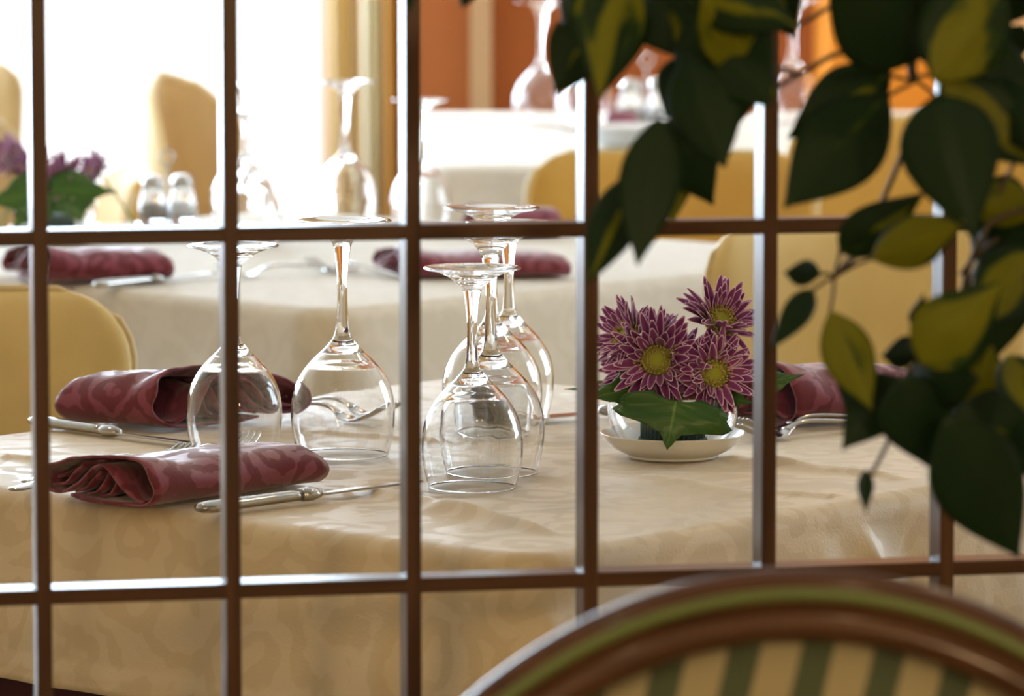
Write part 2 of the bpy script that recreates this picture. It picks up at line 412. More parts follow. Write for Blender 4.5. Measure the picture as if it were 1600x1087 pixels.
tablecloth(.443, .423, .744, .255, M['under'], 'undercloth', 'dark burgundy undercloth showing below the cream tablecloth of the nearest table', C1, RZ1, .05, seed=4, flare=.006, wav=.003)
f1 = loc1(735, 890); f2 = (loc1(1345, 782))
tablecloth(.455, .435, .7495, .150, M['cloth'], 'tablecloth', 'cream damask tablecloth on the nearest table, under the sharp glasses', C1, RZ1, .055, cre,
           [(-.455, -.435, .035, .022, .05), (-.40, -.435, -.012, .03, .0), (f2[0], -.435, .040, .02, .02), (f2[0]+.06, -.435, -.012, .03, .0), (-.455, -.30, .008, .03, 0), (-.455, .05, .006, .04, 0), (-.10, -.435, .012, .03, .01)], seed=1, fine=2)
# second table
A2 = Vector((.695, .719, 0)); B2 = Vector((-.719, .695, 0)); RZ2 = math.atan2(A2.y, A2.x)
C2 = A2*((3.62+4.68)/2)+B2*((3.80+5.0)/2); H2 = ((4.68-3.62)/2, (5.0-3.80)/2)
table(H2[0]-.025, H2[1]-.025, .742, C2, RZ2, 'table behind the nearest one, under blurred glasses and two napkins')
tablecloth(H2[0], H2[1], .7495, .42, M['cloth_plain'], 'tablecloth', 'blurred pale tablecloth on the second table, draping in long folds', C2, RZ2, .06, (),
           [(-H2[0], .30, .02, .03, .03), (-H2[0], -.40, .02, .03, .03), (-H2[0]+.08, -H2[1], .02, .03, .03), (.2, -H2[1], .015, .03, .0)], seed=9, flare=.06, wav=.012)
# third table
C3 = Vector((.62, 8.78, 0)); RZ3 = radians(2)
table(.78, .86, .742, C3, RZ3, 'table at the back before the terracotta wall')
tablecloth(.80, .89, .7495, .45, M['cloth_plain'], 'tablecloth', 'white tablecloth of the farthest table, before the terracotta wall', C3, RZ3, .06, (), [(-.8, -.5, .02, .04, 0)], seed=14, flare=.05, wav=.012)

# ------------------------------------------------------------------ wine glasses (standing upside down)
def wine_glass(name, label, loc, group, s=1.0, hb=1.0, hs=1.0, rf=.0437):
    """bowl scale s (radius), hb height factor of the bowl, hs height factor of the stem"""
    t = thing(name, label, 'wine glass', loc, 0, group)
    out = [(.0400, .0), (.0417, .0065), (.0431, .0125), (.0445, .019), (.0456, .0275), (.0461, .037), (.0455, .047), (.0438, .056), (.0410, .064), (.0370, .0715), (.0318, .0785), (.0260, .0850), (.0200, .0908), (.0150, .0955), (.0118, .0992)]
    P = catmull([(r*s, z*hb, 0) for r, z in out], 3)
    th = .0011
    outer = [(p.x, p.y) for p in P]
    inner = []
    for r, z in outer[:-5]: inner.append((max(r-th, .0004), z if z > .004 else z))
    inner = [(r, z-(.0008 if r < .03*s and z > .06*hb else 0)) for r, z in inner]
    inner += [(.0130*s, (.0905)*hb), (.0065*s, .0925*hb), (.0004, .0931*hb)]
    zj = .0992*hb
    mb = MB(); mb.lathe(inner[::-1]+[(outer[0][0]-th*.8, -.0000), (outer[0][0]-th*.2, -.0000)]+outer, 56)
    mb.build('bowl', M['bowl_glass'], t)
    H = zj+.109*hs
    st = [(.0118*s, zj), (.0088*s, zj+.004), (.0066*s, zj+.010), (.0054, zj+.020), (.0046, zj+.034), (.0044, zj+.048), (.0050, zj+.062), (.0062, zj+.074), (.0078, zj+.085)]
    st = [(r, zj+(z-zj)*hs) for r, z in st]
    Q = catmull([(r, z, 0) for r, z in st], 3)
    mb = MB(); mb.lathe([(p.x, p.y) for p in Q], 32); mb.build('stem', M['glass'], t)
    ft = [(st[-1][0], st[-1][1]), (.0095, H-.0195*hs), (.0125, H-.0150), (.0180, H-.0098), (.0260, H-.0060), (rf*.85, H-.0030), (rf-.0006, H-.0022), (rf, H-.0014), (rf-.0006, H-.0005), (rf*.93, H), (rf*.80, H-.0006), (rf*.55, H-.0022), (rf*.3, H-.0032), (.0004, H-.0034)]
    R_ = catmull([(r, z, 0) for r, z in ft], 2)
    mb = MB(); mb.lathe([(max(p.x, .0004), p.y) for p in R_], 56); mb.build('foot', M['glass'], t)
    return t
G1 = 'upturned wine glasses on the nearest table'; G2 = 'upturned wine glasses on the second table'; G3 = 'big upturned glasses on the farthest table'
def gp(px, py, z=.7512): return tbl(px, py, z)
big = wine_glass('wine_glass', 'larger upturned wine glass, second from the left on the nearest table, standing alone', gp(536, 710), G1)
small = wine_glass('wine_glass', 'upturned wine glass farthest left on the nearest table, partly behind a lattice bar', gp(366, 707), G1, .925, .955, .83, .0405)
small2 = dup(small, 'frontmost upturned wine glass of the cluster of four, its rim nearest the table edge', gp(738, 761))
dup(big, 'tall upturned wine glass directly behind the frontmost one in the cluster', gp(767, 738))
dup(big, 'upturned wine glass with the highest foot, third in depth in the cluster of four', gp(769, 677))
dup(small, 'rearmost upturned wine glass of the cluster, its bowl peeking out at the right', gp(795, 652))
for px, Yz, src, lab in [(540, .57, big, 'blurred upturned wine glass standing alone before the sand curtain'), (658, .577, small, 'blurred upturned wine glass behind the third lattice upright'),
                         (380, .579, big, 'taller of two overlapping blurred wine glasses before the white window'), (392, .605, small, 'shorter of two overlapping blurred wine glasses before the white window')]:
    dup(src, lab, gp(px, 961*Yz-200), group=G2)

# ------------------------------------------------------------------ napkins
def napkin(name, label, p0, along, across, length, prof_scale=(1, 1), seed=0, skew=0.0):
    """folded pack; p0 = front lower corner of the open end; across = direction over the pack's width"""
    main = [(.118, .0060), (.085, .0032), (.045, .0030), (.018, .0040), (.004, .012), (-.001, .024), (.006, .037), (.022, .0455), (.050, .0475), (.085, .0455), (.118, .040), (.146, .033), (.163, .023), (.163, .013), (.152, .0075), (.132, .0085),
            (.112, .015), (.098, .025), (.084, .0345), (.070, .0385), (.058, .0345), (.048, .0250), (.038, .0150), (.028, .0085), (.020, .0065)]
    extra = [[(.150, .0125), (.130, .0170), (.114, .027), (.100, .036)], [(.118, .0085), (.103, .0125), (.092, .021), (.080, .0310)], [(.102, .0075), (.088, .0100), (.078, .0180), (.070, .0300)],
             [(.088, .0062), (.072, .0085), (.064, .0150), (.060, .0230)], [(.158, .0180), (.130, .028), (.110, .0360), (.080, .041)]]
    al = Vector(along).normalized(); ac = Vector(across).normalized()
    rng = random.Random(seed)
    root = None
    vs = []; fs = []
    def strip(pr, inset):
        P = catmull([(w*prof_scale[0], z*prof_scale[1], 0) for w, z in pr], 5); n = len(P); m_ = 22; base = len(vs)
        for j in range(m_+1):
            t = j/m_; l = inset+(length-2*inset)*t
            flat = 1-.22*t*t-.08*sin(pi*t)
            rnd = .5*(1-sqrt(max(0, 1-max(0, (t-.90)/.10)**2)))
            for i, p in enumerate(P):
                wv = .0016*noise.noise(Vector((p.x*60, l*22, seed)))
                z = .0022 + (p.y-.0022)*flat*(1-.30*rnd)+wv*min(1, p.y/.01)
                z += -.006*math.exp(-((t-.28)/.12)**2)*min(1, max(0, (p.y-.02)/.02))
                x = p.x+.004*noise.noise(Vector((l*14, seed, p.y*30)))+skew*l
                e = .010*noise.noise(Vector((p.x*18, p.y*40, seed+2)))*(1-t)
                q = ac*x+al*(l+e); vs.append((q.x, q.y, z))
        for j in range(m_):
            for i in range(n-1):
                a = base+j*n+i; fs.append((a, a+n, a+n+1, a+1))
    strip(main, 0)
    for k, e in enumerate(extra): strip(e, .002+.003*k)
    o = obj(name, vs, fs, M['napkin'], loc=p0); solid(o, .0022, 0)
    return tag(o, label, 'napkin', 'burgundy folded napkins')
b0 = tbl(237, 800, .7512)
napkin('napkin', 'burgundy folded napkin at the front left, its open rolled end facing left beside the knife', b0, E2, E1, .205, (.80, .87), 1)
b1 = tbl(238, 676, .7512)
napkin('napkin', 'burgundy folded napkin behind the leftmost glass, beside the ochre chair', b1, E1*.95+E2*-.18, E2*.96+E1*-.25, .11, (1.0, 1.22), 5)
b2 = tbl(1243, 670, .7512)
napkin('napkin', 'burgundy folded napkin at the right behind the flower bowl and under the leaves', b2, E2*.95-E1*.25, E1, .16, (.85, 1.25), 11)
b3 = tbl(75, 446, .7512)
napkin('napkin', 'blurred burgundy napkin at the left edge of the second table', b3, (.95, .30, 0), (-.45, .9, 0), .16, (1.0, 1.0), 21)
b3b = tbl(640, 437, .7512)
napkin('napkin', 'blurred burgundy napkin on the second table behind the cluster of glasses', b3b, (1, .10, 0), (-.30, .95, 0), .205, (1.0, .75), 31)
b3c = tbl(735, 372, .7512)
napkin('napkin', 'burgundy napkin at the back of the second table, behind the highest glass feet', b3c, (1, .2, 0), (-.1, 1, 0), .13, (.6, .98), 41)
b3d = tbl(950, 214, .7512)
napkin('napkin', 'pinkish napkin on the farthest table beside a lattice upright', b3d, (1, .1, 0), (0, 1, 0), .055, (.6, 1.2), 43)

# ------------------------------------------------------------------ cutlery
def make_knife(name, label, p0, d, length=.235, tilt=0):
    d = Vector(d).normalized(); t = thing(name, label, 'knife', p0, math.atan2(d.y, d.x))
    h = length*.46
    mb = MB(); xs = [0, .004, .012, .03, .06, h-.012, h-.004]
    mb.tube([(x, 0, .0062) for x in xs], [(.0055, .003), (.0085, .0042), (.0098, .0052), (.0085, .0050), (.0075, .0048), (.0070, .0046), (.0068, .0046)], 16)
    mb.build('handle', M['steel'], t)
    mb = MB(); mb.tube([(h-.004, 0, .0062), (h, 0, .0062), (h+.008, 0, .0062), (h+.016, 0, .006), (h+.018, 0, .006)], [(.0068, .0046), (.0092, .0058), (.0090, .0058), (.0066, .004), (.004, .002)], 12)
    mb.build('collar', M['steel'], t)
    vs = []; xs = [h+.016, h+.03, length*.75, length*.9, length*.96, length]
    wb = [.0065, .009, .0125, .0125, .0095, .0015]
    for x, w in zip(xs, wb): vs += [(x, -.0045+(.001 if w < .004 else 0), .0060), (x, w-.002, .0048), (x, w-.002, .0042), (x, -.0045, .0040)]
    fs = []
    for i in range(len(xs)-1):
        for k in range(4): a = i*4+k; b = i*4+(k+1) % 4; fs.append((a, b, b+4, a+4))
    fs.append((3, 2, 1, 0)); n = 4*(len(xs)-1); fs.append((n, n+1, n+2, n+3))
    mb = MB(); mb.add(vs, fs); bevel(mb.build('blade', M['steel'], t, smooth=False), .0004, 2)
    return t
def make_fork(name, label, p0, d, length=.20):
    d = Vector(d).normalized(); t = thing(name, label, 'fork', p0, math.atan2(d.y, d.x))
    k = length/.20
    mb = MB(); pts = [(0, .0030), (.004, .0030), (.015, .0036), (.04, .0062), (.07, .0098), (.10, .0125), (.118, .0130), (.130, .0112), (.140, .0072)]
    rd = [(.004, .0012), (.0085, .0018), (.0098, .0020), (.0075, .0019), (.0052, .0019), (.0038, .0020), (.0035, .0021), (.0040, .0019), (.0070, .0015)]
    P = catmull([(x*k, 0, z) for x, z in pts], 4); Rr = []
    for i in range(len(rd)-1):
        for q in range(4): Rr.append(tuple(rd[i][c]+(rd[i+1][c]-rd[i][c])*q/4 for c in (0, 1)))
    Rr.append(rd[-1]); mb.tube(P, Rr, 14, up=(0, 0, 1)); mb.build('handle', M['steel'], t)
    mb = MB(); pts = [(.137, .0082), (.143, .0050), (.150, .0026), (.157, .0020), (.163, .0026)]
    P = catmull([(x*k, 0, z) for x, z in pts], 3); mb.tube(P, [(.0060+.0065*min(1, i/5), .0011) for i in range(len(P))], 14, up=(0, 0, 1)); mb.build('neck', M['steel'], t)
    for q in range(4):
        y = (q-1.5)*.0066; mb = MB()
        P = catmull([(x*k, y*f, z) for x, z, f in [(.160, .0024, 1), (.172, .0052, 1), (.186, .0105, .97), (.198, .0165, .90)]], 4)
        mb.tube(P, [(.0022-.0013*(i/(len(P)-1))**2, .0011) for i in range(len(P))], 8, up=(0, 0, 1)); mb.build('tine', M['steel'], t)
    return t
def dirpx(a, b): return tbl(*b)-tbl(*a)
make_knife('table_knife', 'steel table knife behind the front napkin, its handle end by the ochre chair', tbl(50, 666, .7505), dirpx((50, 666), (292, 700)), .235)
make_knife('table_knife', 'steel table knife along the front edge, right of the front burgundy napkin', tbl(310, 806, .7515), dirpx((310, 806), (655, 760)), .245)
make_knife('table_knife', 'steel table knife behind the flower bowl with only its blade showing at the left', tbl(1085, 640, .7510), dirpx((1085, 640), (858, 658)), .20)
make_fork('fork', 'nearer of two steel forks whose handles peek out left of the front napkin', tbl(26, 771, .7512)+E1*.006, E2+E1*.03)
make_fork('fork', 'farther of two steel forks whose handles peek out left of the front napkin', tbl(38, 758, .7512), E2+E1*.02)
p = tbl(388, 704, .7510); dd = Vector((.42, .90, 0)).normalized()
make_fork('fork', 'steel fork whose tines stand up under the leftmost glass', p-dd*.19, dd)
for px, py, lab in [(606, 664, 'nearer of two steel forks seen through the second glass'), (628, 655, 'farther of two steel forks behind the second glass')]:
    p = tbl(px, py, .7510); dd = Vector((.80, -.60, 0)).normalized(); make_fork('fork', lab, p-dd*.198, dd)
p = tbl(1150, 690, .7515); dd = -(tbl(1440, 676)-tbl(1190, 700)).normalized()
make_fork('fork', 'nearer steel fork at the right, tines pointing at the flower saucer', p, dd).location = p-dd*.198
p = tbl(1158, 681, .7515)
make_fork('fork', 'farther steel fork at the right, lying alongside the nearer one', p, dd).location = p-dd*.198
make_knife('table_knife', 'blurred knife lying beside the left napkin on the second table', tbl(150, 452, .7512), dirpx((150, 452), (335, 432)), .23)
make_fork('fork', 'blurred fork in the middle of the second table', tbl(560, 424, .7512), dirpx((560, 424), (430, 430)), .20)
make_fork('fork', 'blurred fork nearer to the third lattice upright on the second table', tbl(640, 436, .7512), dirpx((640, 436), (520, 424)), .20)

# ------------------------------------------------------------------ flower arrangement
SP = tbl(1051, 712, .7515)
def saucer(loc, label):
    mb = MB(); pr = [(.0004, .0035), (.026, .0035), (.036, .0055), (.052, .0135), (.0620, .0205), (.0632, .0212), (.0636, .0205), (.0625, .0190), (.0545, .0095), (.0440, .0035), (.0405, .0022), (.0400, 0), (.0375, 0), (.0370, .0018), (.0004, .0020)]
    mb.lathe([(p.x, p.y) for p in catmull([(r, z, 0) for r, z in pr], 3)], 64)
    o = mb.build('saucer', M['porcelain'], loc=loc); return tag(o, label, 'saucer')
saucer(SP, 'white porcelain saucer under the sharp glass flower bowl')
def flower_bowl(loc, label):
    t = thing('flower_bowl', label, 'bowl', loc)
    out = [(.0300, 0), (.040, .004), (.0495, .013), (.0555, .025), (.0575, .036), (.0565, .048), (.0550, .052)]
    P = [(p.x, p.y) for p in catmull([(r, z, 0) for r, z in out], 3)]
    inn = [(r-.0018, z+(.003 if z < .003 else .0008)) for r, z in P[:-1]]+[(P[-1][0]-.0016, .0518)]
    mb = MB(); mb.lathe(([(.0004, .0028)]+inn+P[::-1]+[(.0004, 0)])[::-1], 64); mb.build('glass_bowl', M['glass'], t)
    mb = MB(); mb.lathe([(.0004, .0036), (.0300, .0036), (.0318, .0075), (.0300, .0125), (.0004, .0125)], 40)
    b = mb.build('foam_base', M['frog'], t)
    mb = MB(); mb.lathe([(.0004, .0130), (.0262, .0130), (.0262, .0330), (.0004, .0330)], 40); mb.build('foam_block', mat_frog2, t)
    mb = MB()
    for k in range(40):
        a = 2*pi*k/40; mb.tube([(.0278*cos(a), .0278*sin(a), .0127), (.0278*cos(a), .0278*sin(a), .0335)], .0008, 5)
    mb.lathe([(.0270, .0325), (.0286, .0325), (.0286, .0340), (.0270, .0340)], 40, closed=True)
    mb.build('holder_ribs', M['frog'], t)
    return t
mat_frog2 = mat('dark_green_block', (.010, .05, .045), .6)
BP = SP+Vector((0, 0, .0040))
flower_bowl(BP, 'clear glass bowl with green flower foam on the white saucer')
# petals
m = mat('mum_petal', (.3, .05, .25), .5); M['petal'] = m
uvn = N(m, 'ShaderNodeUVMap'); sx = N(m, 'ShaderNodeSeparateXYZ'); L(m, uvn.outputs[0], sx.inputs[0])
r = ramp(m, [(0, (.19, .024, .165)), (.66, (.25, .042, .225)), (.86, (.72, .42, .66)), (1, (.90, .74, .84))]); L(m, sx.outputs[0], r.inputs[0])
r2 = ramp(m, [(0, (.55, .45, .22)), (.12, (.85, .8, .8)), (.22, (1, 1, 1))]); L(m, sx.outputs[1], r2.inputs[0])
mm = N(m, 'ShaderNodeMix', data_type='RGBA', blend_type='MULTIPLY'); mm.inputs[0].default_value = 1; L(m, r.outputs[0], mm.inputs[6]); L(m, r2.outputs[0], mm.inputs[7]); L(m, mm.outputs[2], B(m).inputs['Base Color'])
B(m).inputs['Sheen Weight'].default_value = .2
M['mum_disc'] = mat('mum_disc', (.33, .36, .03), .7)
M['floret'] = mat('mum_floret', (.50, .40, .13), .7)
def petal(mb, base, d, upv, length, width, curl, cup):
    """base point, direction, 'up' (inner face) vector"""
    side = d.cross(upv).normalized(); nu = 4; nv = 7; vs = []; uv = []
    pos = base.copy(); dirv = d.copy(); upc = upv.copy()
    step = length/(nv-1)
    for j in range(nv):
        t = j/(nv-1); w = width*.5*(sin(pi*min(1, .14+t*.80)**.85))**.75 if t < 1 else width*.10
        if t > .99: w = width*.12
        for i in range(nu+1):
            u = (i/nu)*2-1
            vs.append(pos+side*(u*w)+upc*(cup*w*(u*u)))
            uv.append((min(1, max(abs(u)*.93, (t-.80)/.2*.95 if t > .8 else 0)), t))
        rot = Matrix.Rotation(-curl*step/length, 3, side); dirv = (rot @ dirv).normalized(); upc = (rot @ upc).normalized()
        pos = pos+dirv*step
    fs = []
    for j in range(nv-1):
        for i in range(nu): a = j*(nu+1)+i; fs.append((a, a+1, a+nu+2, a+nu+1))
    mb.add(vs, fs, uv)
def mum(name, label, c, face, R=.038, openness=1.0, disc=.011, seed=0, stem_to=None, n=(17, 20, 18), roll=0):
    rng = random.Random(seed); t = thing(name, label, 'flower', c, 0, 'purple chrysanthemums in the glass bowl')
    f = Vector(face).normalized(); q = f.to_track_quat('Z', 'Y').to_matrix()
    mb = MB()
    for layer, cnt in enumerate(n):
        # layer 0 outermost
        el = [radians(4), radians(26), radians(48)][layer]*openness + (1-openness)*radians(62)
        ln = R*[.80, .74, .58][layer]; r0 = disc*[1.0, .95, .85][layer]
        for k in range(cnt):
            a = 2*pi*(k+.5*layer)/cnt+rng.uniform(-.16, .16); e = el+rng.uniform(-.26, .26)
            rad = Vector((cos(a), sin(a), 0)); d = q @ (rad*cos(e)+Vector((0, 0, sin(e)))); up = q @ (rad*-sin(e)+Vector((0, 0, cos(e))))
            base = q @ (rad*r0*.9+Vector((0, 0, -.004+.002*layer)))
            petal(mb, base, d.normalized(), up.normalized(), ln*rng.uniform(.78, 1.1), R*rng.uniform(.165, .23), rng.uniform(-.75, .35), rng.uniform(.2, .9))
    o = mb.build('petals', M['petal'], t, uv=True); solid(o, .0004)
    mb = MB(); pr = [(.0003, .0026), (disc*.15, .0025), (disc*.32, .0020), (disc*.50, .0011), (disc*.68, -.0002), (disc*.88, -.0018), (disc*1.08, -.0036), (disc*.7, -.0062), (.0003, -.007)]
    b_ = MB(); b_.lathe(pr, 24); mb.add([q @ v for v in b_.v], b_.f); mb.build('flower_center', M['mum_disc'], t)
    mb = MB()
    for k in range(140):
        rr = disc*(.42+.74*((k % 4)/3)); a = k*2.39996+rng.uniform(-.12, .12); rad = Vector((cos(a), sin(a), 0)); e = .9-.5*(k % 4)/3+rng.uniform(-.25, .25)
        p0 = rad*rr*.8+Vector((0, 0, -.001)); p1 = p0+(rad*cos(e+.3)+Vector((0, 0, sin(e+.3))))*.0062
        mb.tube([q @ p0, q @ (p0.lerp(p1, .6)), q @ p1], [.0004, .0005, .0009], 5)
    mb.build('florets', M['floret'], t)
    mb = MB(); e0 = q @ Vector((0, 0, -.004)); target = (stem_to-Vector(c)) if stem_to is not None else Vector((0, 0, -.05))
    P = catmull([e0, e0-f*.012, target.lerp(e0-f*.012, .4)+Vector((0, 0, .002)), target], 4)
    mb.tube(P, .0018, 8)
    b_ = MB(); b_.lathe([(.002, -.010), (.006, -.007), (.009, -.003), (.0085, -.001)], 16); mb.add([q @ v for v in b_.v], b_.f)
    mb.build('stem', M['stem'], t)
    return t
YF0 = SP.y
foam = BP+Vector((0, 0, .034))
flowers = [((1026, 562), YF0-.035, (-.10, -1, .18), .040, 1.0, 'chrysanthemum facing the front with an open green centre, lowest middle of the bunch'),
           ((1117, 583), YF0-.030, (.22, -1, .12), .037, 1.0, 'chrysanthemum facing front right with an open green centre, lowest right of the bunch'),
           ((1128, 497), YF0-.005, (.35, -.66, .66), .038, .78, 'topmost chrysanthemum, seen from its side'),
           ((976, 522), YF0-.01, (-.75, -.45, .55), .034, .72, 'chrysanthemum at the left of the bunch turned up and left'),
           ((975, 567), YF0+.005, (-.95, -.35, .10), .030, .85, 'chrysanthemum at the far left low, mostly hidden'),
           ((1066, 548), YF0+.020, (.25, -.4, .85), .028, .75, 'small chrysanthemum half hidden between the two front blooms'),
           ((1022, 512), YF0+.015, (.1, -.2, 1), .026, .55, 'small chrysanthemum bud behind the front bloom')]
mums = []
for i, ((px, py), Y, fc, R, op, lab) in enumerate(flowers):
    mums.append(mum('chrysanthemum', lab, at(px, py, Y), fc, R, op, .0165*R/.038, 100+i, foam+Vector((.012*cos(i*2.2), .012*sin(i*2.2), -.003))))
# leaves of the arrangement
def leafmat_ivy():
    m = M['green_leaf']; uvn = N(m, 'ShaderNodeUVMap'); s = N(m, 'ShaderNodeSeparateXYZ'); L(m, uvn.outputs[0], s.inputs[0])
    r = ramp(m, [(0, (.14, .26, .05)), (.035, (.035, .115, .010)), (1, (.028, .095, .008))]); L(m, s.outputs[0], r.inputs[0]); L(m, r.outputs[0], B(m).inputs['Base Color'])
    a = N(m, 'ShaderNodeMath', operation='MULTIPLY'); a.inputs[1].default_value = 5.0; L(m, s.outputs[1], a.inputs[0])
    b = N(m, 'ShaderNodeMath', operation='MULTIPLY_ADD'); b.inputs[1].default_value = -1.6; L(m, s.outputs[0], b.inputs[0]); L(m, a.outputs[0], b.inputs[2])
    c = N(m, 'ShaderNodeMath', operation='PINGPONG'); c.inputs[1].default_value = .5; L(m, b.outputs[0], c.inputs[0])
    v = ramp(m, [(0, (.30, .30, .30)), (.035, (0, 0, 0))]); L(m, c.outputs[0], v.inputs[0])
    x = N(m, 'ShaderNodeMix', data_type='RGBA'); x.inputs[7].default_value = (.13, .25, .06, 1)
    L(m, v.outputs[0], x.inputs[0]); L(m, r.outputs[0], x.inputs[6]); L(m, x.outputs[2], B(m).inputs['Base Color'])
    bump(m, c.outputs[0], .0015, .5)
leafmat_ivy()
def broad_leaf(name, label, base, tip, side, width, lobes, cup=.15, droop=.1, group=None):
    """lobed leaf: base, tip points; side vector; outline from lobes [(t, halfwidth)]"""
    base = Vector(base); tip = Vector(tip); d = tip-base; Ln = d.length; dn = d.normalized(); side = (Vector(side)-dn*Vector(side).dot(dn)).normalized(); nrm = side.cross(dn)
    nv = 18; nu = 12; vs = []; uv = []; fs = []
    for j in range(nv+1):
        t = j/nv
        w = 0
        for (t0, w0), (t1, w1) in zip(lobes[:-1], lobes[1:]):
            if t0 <= t <= t1: q = (t-t0)/(t1-t0); q = q*q*(3-2*q); w = w0+(w1-w0)*q
        w *= width/2
        for i in range(nu+1):
            u = i/nu*2-1
            back = -.10*abs(u)**2*Ln*(1-t)**2*1.2
            p = base+dn*(Ln*t+back)+side*(u*w)+nrm*(cup*w*u*u - droop*Ln*t*t + .09*w*sin(11*t+2*u)*abs(u))
            vs.append(p-base); uv.append((abs(u), t))
    for j in range(nv):
        for i in range(nu): a = j*(nu+1)+i; fs.append((a, a+1, a+nu+2, a+nu+1))
    mb = MB(); mb.add(vs, fs, uv)
    o = mb.build(name, M['green_leaf'], loc=base, uv=True); solid(o, .0006)
    return tag(o, label, 'leaf', group)
IVY = [(0, .25), (.12, .75), (.30, 1.0), (.45, .86), (.62, .42), (.82, .14), (1, .0)]
yb = YF0-.062
broad_leaf('ivy_leaf', 'broad dark green leaf hanging over the front rim of the glass bowl, tip down', at(1056, 626, yb+.002), at(1042, 704, yb-.010), (1, .05, .02), .106, [(0, .42), (.10, .80), (.20, .90), (.28, .88), (.40, 1.0), (.50, .86), (.58, .42), (.68, .17), (.82, .09), (1, 0)], .10, .02, 'green leaves in the flower bowl')
broad_leaf('ivy_leaf', 'green leaf spreading left under the front bloom', at(1035, 600, YF0-.02), at(905, 622, YF0-.045), (0, .3, 1), .040, IVY, .15, .05, 'green leaves in the flower bowl')
broad_leaf('ivy_leaf', 'green leaf lying behind the left of the front leaf', at(1060, 606, YF0-.03), at(940, 612, YF0-.03), (0, .35, 1), .045, IVY, .15, .02, 'green leaves in the flower bowl')
broad_leaf('ivy_leaf', 'thin green leaf tip poking out left past a lattice upright', at(985, 610, YF0+.02), at(882, 606, YF0+.0), (0, .9, .35), .03, IVY, .1, .02, 'green leaves in the flower bowl')
broad_leaf('ivy_leaf', 'bright green leaf pointing right before the right napkin', at(1188, 598, YF0+.03), at(1258, 588, YF0+.03), (0, .5, .8), .022, IVY, .2, .1, 'green leaves in the flower bowl')
broad_leaf('ivy_leaf', 'small green leaf under the right bloom', at(1110, 612, YF0-.02), at(1178, 632, YF0-.03), (0, .4, .9), .036, IVY, .2, .1, 'green leaves in the flower bowl')
# second arrangement, blurred, on the second table
K = (BP, SP)
P2 = tbl(86, 376, .7505)
sc2 = thing('saucer_probe', '', '') if False else None
saucer(P2, 'white saucer under the blurred flower bowl on the second table')
flower_bowl(P2+Vector((0, 0, .004)), 'blurred glass flower bowl at the left on the second table')
S2 = P2-SP
for i, (o, (dx, dy, dz), lab) in enumerate([(mums[0], (.030, 0, -.004), 'blurred purple chrysanthemum at the front of the left bunch'), (mums[3], (-.02, 0, .01), 'blurred purple chrysanthemum at the left of the left bunch'),
                         (mums[3], (.100, 0, -.012), 'blurred purple chrysanthemum at the right of the left bunch'), (mums[5], (-.055, -.04, .010), 'blurred small purple chrysanthemum in the middle of the left bunch'), (mums[2], (-.075, .0, -.02), 'blurred purple chrysanthemum on top of the left bunch')]):
    c = dup(o, lab, o.location+S2+Vector((dx, dy, dz)), group='purple chrysanthemums on the second table')
base2 = P2+Vector((0, 0, .06))
YL = P2.y
for bx, by, tx, ty, w_, lab in [(70, 300, -30, 318, .062, 'blurred green leaf at the left of the left bunch'), (80, 296, 190, 300, .060, 'blurred green leaf pointing right from the left bunch'),
                     (60, 300, 20, 362, .070, 'blurred green leaf over the front of the left bowl'), (110, 300, 128, 352, .066, 'blurred green leaf at the front right of the left bowl')]:
    vert = abs(ty-by) > 40
    broad_leaf('ivy_leaf', lab, at(bx, by, YL-.05), at(tx, ty, YL-.075), (1, .1, .1) if vert else (0, .25, 1), w_, IVY, .15, .05, 'green leaves in the left flower bowl')

# ------------------------------------------------------------------ cruets
def cruet(name, label, loc, s=1.0):
    t = thing(name, label, 'cruet set', loc, radians(25)); t.scale = (s, s, s)
    for k in (-1, 1):
        mb = MB(); mb.lathe([(.0004, .004), (.019, .004), (.021, .008), (.020, .03), (.016, .048), (.013, .056), (.0004, .056)], 24, c=(k*.023, 0, 0)); b = mb.build('shaker', M['glass'], t)
        mb = MB(); mb.lathe([(.0004, .010), (.0165, .010), (.0160, .030), (.0004, .034)], 20, c=(k*.023, 0, 0)); mb.build('salt' if k > 0 else 'pepper', M['white'] if k > 0 else M['pepper'], b)
        mb = MB(); mb.lathe([(.0145, .0562), (.0160, .058), (.0155, .068), (.010, .073), (.0004, .074)], 24, c=(k*.023, 0, 0)); mb.build('cap', M['steel'], b)
    mb = MB(); mb.box((-.046, -.022, 0), (.046, .022, .0035)); bevel(mb.build('tray', M['steel'], t, smooth=False), .001)
    mb = MB(); mb.tube([(0, 0, .003), (0, 0, .088)], .0016, 8); mb.tube([(.011*cos(a/8*2*pi), 0, .099+.011*sin(a/8*2*pi)) for a in range(9)], .0016, 6, cap=False, up=(0, 1, 0)); mb.build('handle', M['steel'], t)
    return t
cruet('cruet_set', 'blurred salt and pepper shakers with steel caps before the bright window', tbl(262, 352, .7505), 1.0)
cruet('cruet_set', 'blurred tall cruet set on the farthest table, under the hanging leaves', tbl(1010, 205, .7505), 1.45)
# far table: big upturned glasses and plates
for px, py, lab in [(847, 196, 'big upturned goblet on the farthest table before the terracotta wall'), (915, 205, 'big upturned goblet on the farthest table behind the left leaves'), (1238, 192, 'big upturned goblet on the farthest table seen between leaves at the right')]:
    dup(big, lab, tbl(px, py, .7512), scale=1.22, group=G3)
pb = tbl(985, 228, .7505)
for k in range(4):
    mb = MB(); mb.lathe([(.0004, .002), (.04, .002), (.05, .006), (.085, .014), (.088, .0145), (.086, .011), (.052, .002), (.045, 0), (.0004, 0)], 40)
    tag(mb.build('plate', M['porcelain'], loc=pb+Vector((0, 0, .0082*k))), ['lowest', 'second lowest', 'second highest', 'topmost'][k]+' white plate of the small stack on the farthest table', 'plate', 'stacked white plates')

